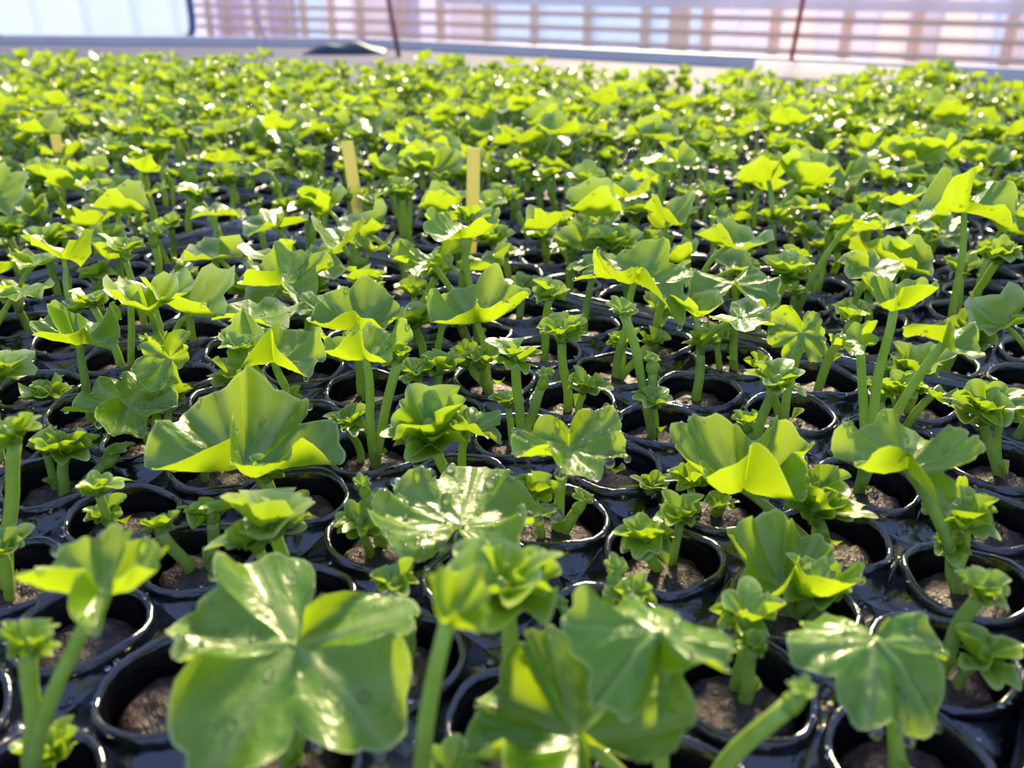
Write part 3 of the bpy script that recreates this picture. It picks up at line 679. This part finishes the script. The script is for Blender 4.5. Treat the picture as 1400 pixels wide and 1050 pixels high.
ALL = []
for (i0, j0, nu, nv) in TRAYS:
    for a in range(nu):
        for b in range(nv): ALL.append((i0 + a, j0 + b))
def key(i, j): return (round(i - 0.0), round(j))
def hero_of(i, j):
    if -3.5 < i < 5.6 and -10.6 < j < 2.6: k = (round(i), round(j))
    elif 6 < i < 14.9 and -10.6 < j < 2.6: k = (round(i - 0.3), round(j))
    else: return None
    return k if k in HERO else None
def build_hero(i, j, label, elems):
    rng = np.random.default_rng(abs(hash((i + 50, j + 50))) % 99991)
    p = Plant(rng, True); tips = []
    for k, e in enumerate(elems):
        pos, sc = spot(i, j, e[1], e[2]); size = e[3] / 2 / sc
        base = np.array([rng.uniform(-.002, .002), rng.uniform(-.002, .002), -0.003])
        thick = 0.0019 if k == 0 else 0.0016
        if e[0] == 'leaf':
            _, u, v, w, nx, ny, spin, kw = e; kw = dict(kw); kw.setdefault('drops', 6); kw.setdefault('lobes', 6); kw.setdefault('notch', 0.36); kw['ripple'] = 1.3 * kw.get('ripple', 0.1)
            ny = ny * 0.35 if ny > -0.5 else ny
            mid = base + (pos - base) * [0.35, 0.35, 0.65]
            p.stem(bez(base, mid, pos, 12), thick, 0.0013)
            p.leaf(pos, size * 1.02, (nx, ny, 1), math.radians(spin), **kw)
        elif e[0] == 'tuft':
            _, u, v, w, n, kw = e; pos = pos - [0, 0, 0.25 * size]
            mid = base + (pos - base) * [0.4, 0.4, 0.6]
            p.stem(bez(base, mid, pos, 10), thick, 0.0017)
            p.tuft(pos, size * 1.15, n)
        else:
            pos = pos - [0, 0, 0.6 * size]
            mid = base + (pos - base) * [0.4, 0.4, 0.6]
            p.stem(bez(base, mid, pos, 10), 0.0019, 0.0017)
            ax = (pos - mid) / np.linalg.norm(pos - mid)
            p.bud(pos - ax * 0.001, ax, size * 1.5, size * 0.55)
            for q in range(3): p.fan(pos + ax * size * (0.8 + 0.15 * q), size * rng.uniform(0.8, 1.2), rng.uniform(0, 6.28), rng.uniform(0.8, 1.3), cup=0.5)
    p.stipule(np.array([0.001, -0.001, 0.006]), 0.006)
    if len(elems) < 3 and rng.random() < 0.8:      # a young side shoot at the foot of the big leaf
        az = rng.uniform(0, 6.28); t2 = np.array([0.008 * math.cos(az), 0.008 * math.sin(az), rng.uniform(0.012, 0.024)]); b0 = np.array([0.003 * math.cos(az), 0.003 * math.sin(az), -0.003])
        p.stem(bez(b0, (b0 + t2) / 2, t2, 7), 0.0015, 0.0012, 'side_shoot'); p.tuft(t2, rng.uniform(0.008, 0.012), 5)
    return realise(p, cell(i, j), 0, label, 'foreground cuttings', PLUGS[int(rng.integers(len(PLUGS)))])

def in_view(p, m=60):
    if depth(p) < 0.05: return False
    u, v = project(p); u2, v2 = project(p + np.array([0, 0, 0.05])); return -m < u < 1400 + m and v2 < 1050 + m and v > -m
view_cells = []; side_cells = []
for (i, j) in ALL:
    c = cell(i, j)
    if np.hypot(c[0], c[1]) < 0.085 or c[1] < 0.02: continue
    if in_view(c): view_cells.append((depth(c), i, j))
    elif in_view(c, 500): side_cells.append((depth(c), i, j))
view_cells.sort(); side_cells.sort()
hero_done = set(); near = []; rest = []; bare = []
for d, i, j in view_cells:
    ki = hero_of(i, j)
    if ki and ki not in hero_done:
        hero_done.add(ki); build_hero(i, j, *HERO[ki])
    elif d < 0.185 or (round(i), round(j)) in ((-2, -2), (-2, -3)) and i < 5: bare.append((i, j))
    else: (near if len(near) + len(HERO) < 298 else rest).append((i, j))
rest += [(i, j) for d, i, j in side_cells if d > 0.185]
for n_, (i, j) in enumerate(bare):
    o = link('peat_plug', PLUGS[n_ % len(PLUGS)]); o.location = cell(i, j); tag(o, 'bare brown peat plug without a cutting of its own in a black cell', 'peat plug', 'bare plugs in the front tray')
for kk in HERO:
    if kk not in hero_done: build_hero(*kk, *HERO[kk]); hero_done.add(kk)

# the other cuttings of the nearest rows, one object each
random.seed(11); rng = np.random.default_rng(21)
PROTO = {k: [] for k in KINDS}
COUNT = {'tuft': 14, 'sprout': 7, 'leafy': 18}
NUM = 'no one two three four five six seven eight nine ten eleven twelve thirteen fourteen fifteen sixteen'.split()
def where(i, j):
    """names the tray of a cell, and whether it grows along that tray's rim"""
    for n_, (i0, j0, nu, nv) in enumerate(TRAYS):
        if i0 - 0.1 <= i <= i0 + nu - 0.9 and j0 - 0.1 <= j <= j0 + nv - 0.9:
            name = {0: 'front tray', 1: 'second tray', 5: 'leaning-stem tray', 6: 'yellow-label tray'}.get(n_, 'crowded back tray')
            rim = min(i - i0, i0 + nu - 1 - i, j - j0, j0 + nv - 1 - j) < 0.5
            return 'at ' + name + ' rim' if rim else 'inside ' + name
    return 'in a black tray'
def describe(k, root, s, i, j):
    top = max(v[2] for c in root.children if c.name.split('.')[0] == 'stem' for v in c.bound_box) * s
    size = 'low' if top < 0.021 else ('medium' if top < 0.029 else 'tall')
    nl = sum(c.name.split('.')[0] == 'leaf' for c in root.children); npet = sum(c.name.split('.')[0] == 'petiole' for c in root.children)
    if k == 'tuft': return f'{size} cutting with {NUM[nl]} ruffled leaves, {where(i, j)}'
    if k == 'sprout': return f'{size} cutting, bare stem with closed bud, {where(i, j)}'
    return f'{size} cutting with {NUM[npet]} broad {"leaf" if npet == 1 else "leaves"} and {NUM[nl - npet]} small ones, {where(i, j)}'
for i, j in near:
    r = random.random(); k = 'tuft' if r < 0.47 else ('sprout' if r < 0.60 else 'leafy')
    loc = cell(i, j); rz = random.uniform(0, 6.283); s = random.uniform(0.9, 1.2); plug = PLUGS[random.randrange(len(PLUGS))]
    if len(PROTO[k]) < COUNT[k]:
        o = realise(KINDS[k](rng, False), loc, rz, *LABEL[k], plug); PROTO[k].append(o); sz = 1.0
    else:
        sz = s * random.uniform(0.9, 1.2); o = copy_plant(random.choice(PROTO[k]), loc, rz, (s, s, sz), plug)
    o['label'] = describe(k, o, sz, i, j)

# all the rows beyond: far too many to count, one object per material
def stamp(lists, sets, name, material, label, cat):
    g = {'v': [], 'f': [], 'c': [], 'n': 0}
def far_plant(rng):
    p = KINDS[random.choices(('tuft', 'sprout', 'leafy'), (0.45, 0.05, 0.50))[0]](rng, 'low')
    out = {}
    for nme, geo, m, subs in p.parts:
        out.setdefault(m.name, []).append(geo)
        for sn, sg, sm in subs: out.setdefault(sm.name, []).append(sg)
    res = {}
    for mn, geos in out.items():
        V = np.concatenate([x for q in geos for x in q.v]); C = np.concatenate([x for q in geos for x in q.c])
        fl = []; base = 0
        for q in geos: fl += [[k + base for k in f] for f in q.f]; base += q.n
        tri = []
        for f in fl:
            for k in range(1, len(f) - 1): tri.append((f[0], f[k], f[k + 1]))
        res[mn] = (V, np.array(tri, np.int64), C)
    return res
FAR = [far_plant(rng) for _ in range(36)]
def build_stuff(name, cells, mats, label, cat, lift):
    acc = {}
    for i, j in cells:
      for rep_ in range(2):
        P = random.choice(FAR); c = cell(i, j) + np.array([random.uniform(-.006, .006), random.uniform(-.006, .006), 0]); a = random.uniform(0, 6.283); s = random.uniform(0.65, 0.98)
        R = np.array([[math.cos(a), -math.sin(a), 0], [math.sin(a), math.cos(a), 0], [0, 0, 1]]) * s
        tz = random.uniform(-0.25, 0.25)
        for mn in mats:
            if mn not in P: continue
            V, T, C = P[mn]; q = acc.setdefault('x', [[], [], [], [], 0])
            W = V @ R.T; W[:, 2] *= lift; W = W + c; C2 = C.copy(); C2[:, 0] = np.clip(C2[:, 0] + tz, 0, 1)
            q[0].append(W); q[1].append(T + q[4]); q[2].append(C2); q[3].append(np.full(len(T), mats.index(mn))); q[4] += len(V)
    q = acc['x']; V = np.concatenate(q[0]); T = np.concatenate(q[1]); C = np.concatenate(q[2]); MI = np.concatenate(q[3])
    me = bpy.data.meshes.new(name); me.vertices.add(len(V)); me.vertices.foreach_set('co', V.ravel())
    me.loops.add(len(T) * 3); me.loops.foreach_set('vertex_index', T.ravel())
    me.polygons.add(len(T)); me.polygons.foreach_set('loop_start', np.arange(0, len(T) * 3, 3)); me.polygons.foreach_set('material_index', MI)
    me.polygons.foreach_set('use_smooth', np.ones(len(T), bool))
    for mn in mats: me.materials.append(bpy.data.materials[mn])
    me.update(calc_edges=True); me.validate()
    at_ = me.color_attributes.new('leafdata', 'FLOAT_COLOR', 'POINT'); at_.data.foreach_set('color', np.c_[C, np.ones(len(C))].ravel())
    print(name, len(T), 'tris', len(cells), 'cells')
    return tag(link(name, me), label, cat, kind='stuff')
CARPET = build_stuff('distant_seedlings', rest, ['leaf_green', 'young_leaf_green', 'stem_green', 'water_drop'], 'dense carpet of small green geranium seedlings filling the trays behind', 'seedlings', 1.12)
g = Geo()
pv = [np.array([v.co[:] for v in m.vertices]) for m in PLUGS[:2]]; pf = [list(q.vertices) for q in PLUGS[0].polygons]
for i, j in rest: g.add(pv[random.randrange(2)] + cell(i, j), pf)
tag(g.obj('peat_plugs', M_PLUG, CARPET), 'round brown peat plugs under the seedlings', kind='stuff')
print('tris', sum(len(m.polygons) for m in bpy.data.meshes)); print('near', len(near), 'heroes', len(HERO), 'rest', len(rest), 'objects', len(bpy.data.objects))

# ------------------------------------------------------------------ plant labels and edging strip
def plant_label(u, v, w, hpx, lean, label):
    p = at_z(u, v + hpx / 2, 0.052); sc = F / depth(p); ww, hh = w / sc, hpx / sc
    t = empty('plant_label', (p[0], p[1], 0)); tag(t, label, 'plant label', 'yellow plant labels in the trays'); t.rotation_euler = (lean * 0.5, lean, 0.2)
    g = Geo(); box_geo(g, -ww / 2, ww / 2, -0.0004, 0.0004, 0.030, 0.052 + hh); g.obj('blade', M_TAG, t, smooth=False)
    g = Geo(); a, b = ww / 2, ww / 8; V = [(-a, -0.0004, 0.030), (a, -0.0004, 0.030), (b, -0.0004, -0.006), (-b, -0.0004, -0.006)]; V += [(x, 0.0004, z) for x, _, z in V]
    g.add(V, [(0, 1, 2, 3)[::-1], (4, 5, 6, 7), (0, 4, 5, 1)[::-1], (1, 5, 6, 2)[::-1], (2, 6, 7, 3)[::-1], (3, 7, 4, 0)[::-1]]); g.obj('spike', M_TAG, t, smooth=False)
plant_label(490, 214, 17, 40, -0.08, 'pale yellow-green plant label, the paler of a pair sticking out of the tray')
plant_label(643, 226, 18, 46, 0.03, 'yellow plant label with a flat square top, the deeper yellow of a pair')
plant_label(72, 164, 13, 24, 0.02, 'small dull yellow plant label half buried in leaves far from the others')
a = at_z(1032, 104, BENCH_Z); g = Geo(); box_geo(g, 0, 9.0 * PI_, -0.01, 0.01, BENCH_Z + 0.0005, BENCH_Z + 0.035)
o = g.obj('edging_strip', M_WHITE, smooth=False); o.location = (a[0], a[1], 0); o.rotation_euler = (0, 0, -ANG); tag(o, 'short pale edging strip lying at the end of the tray rows', 'strip')
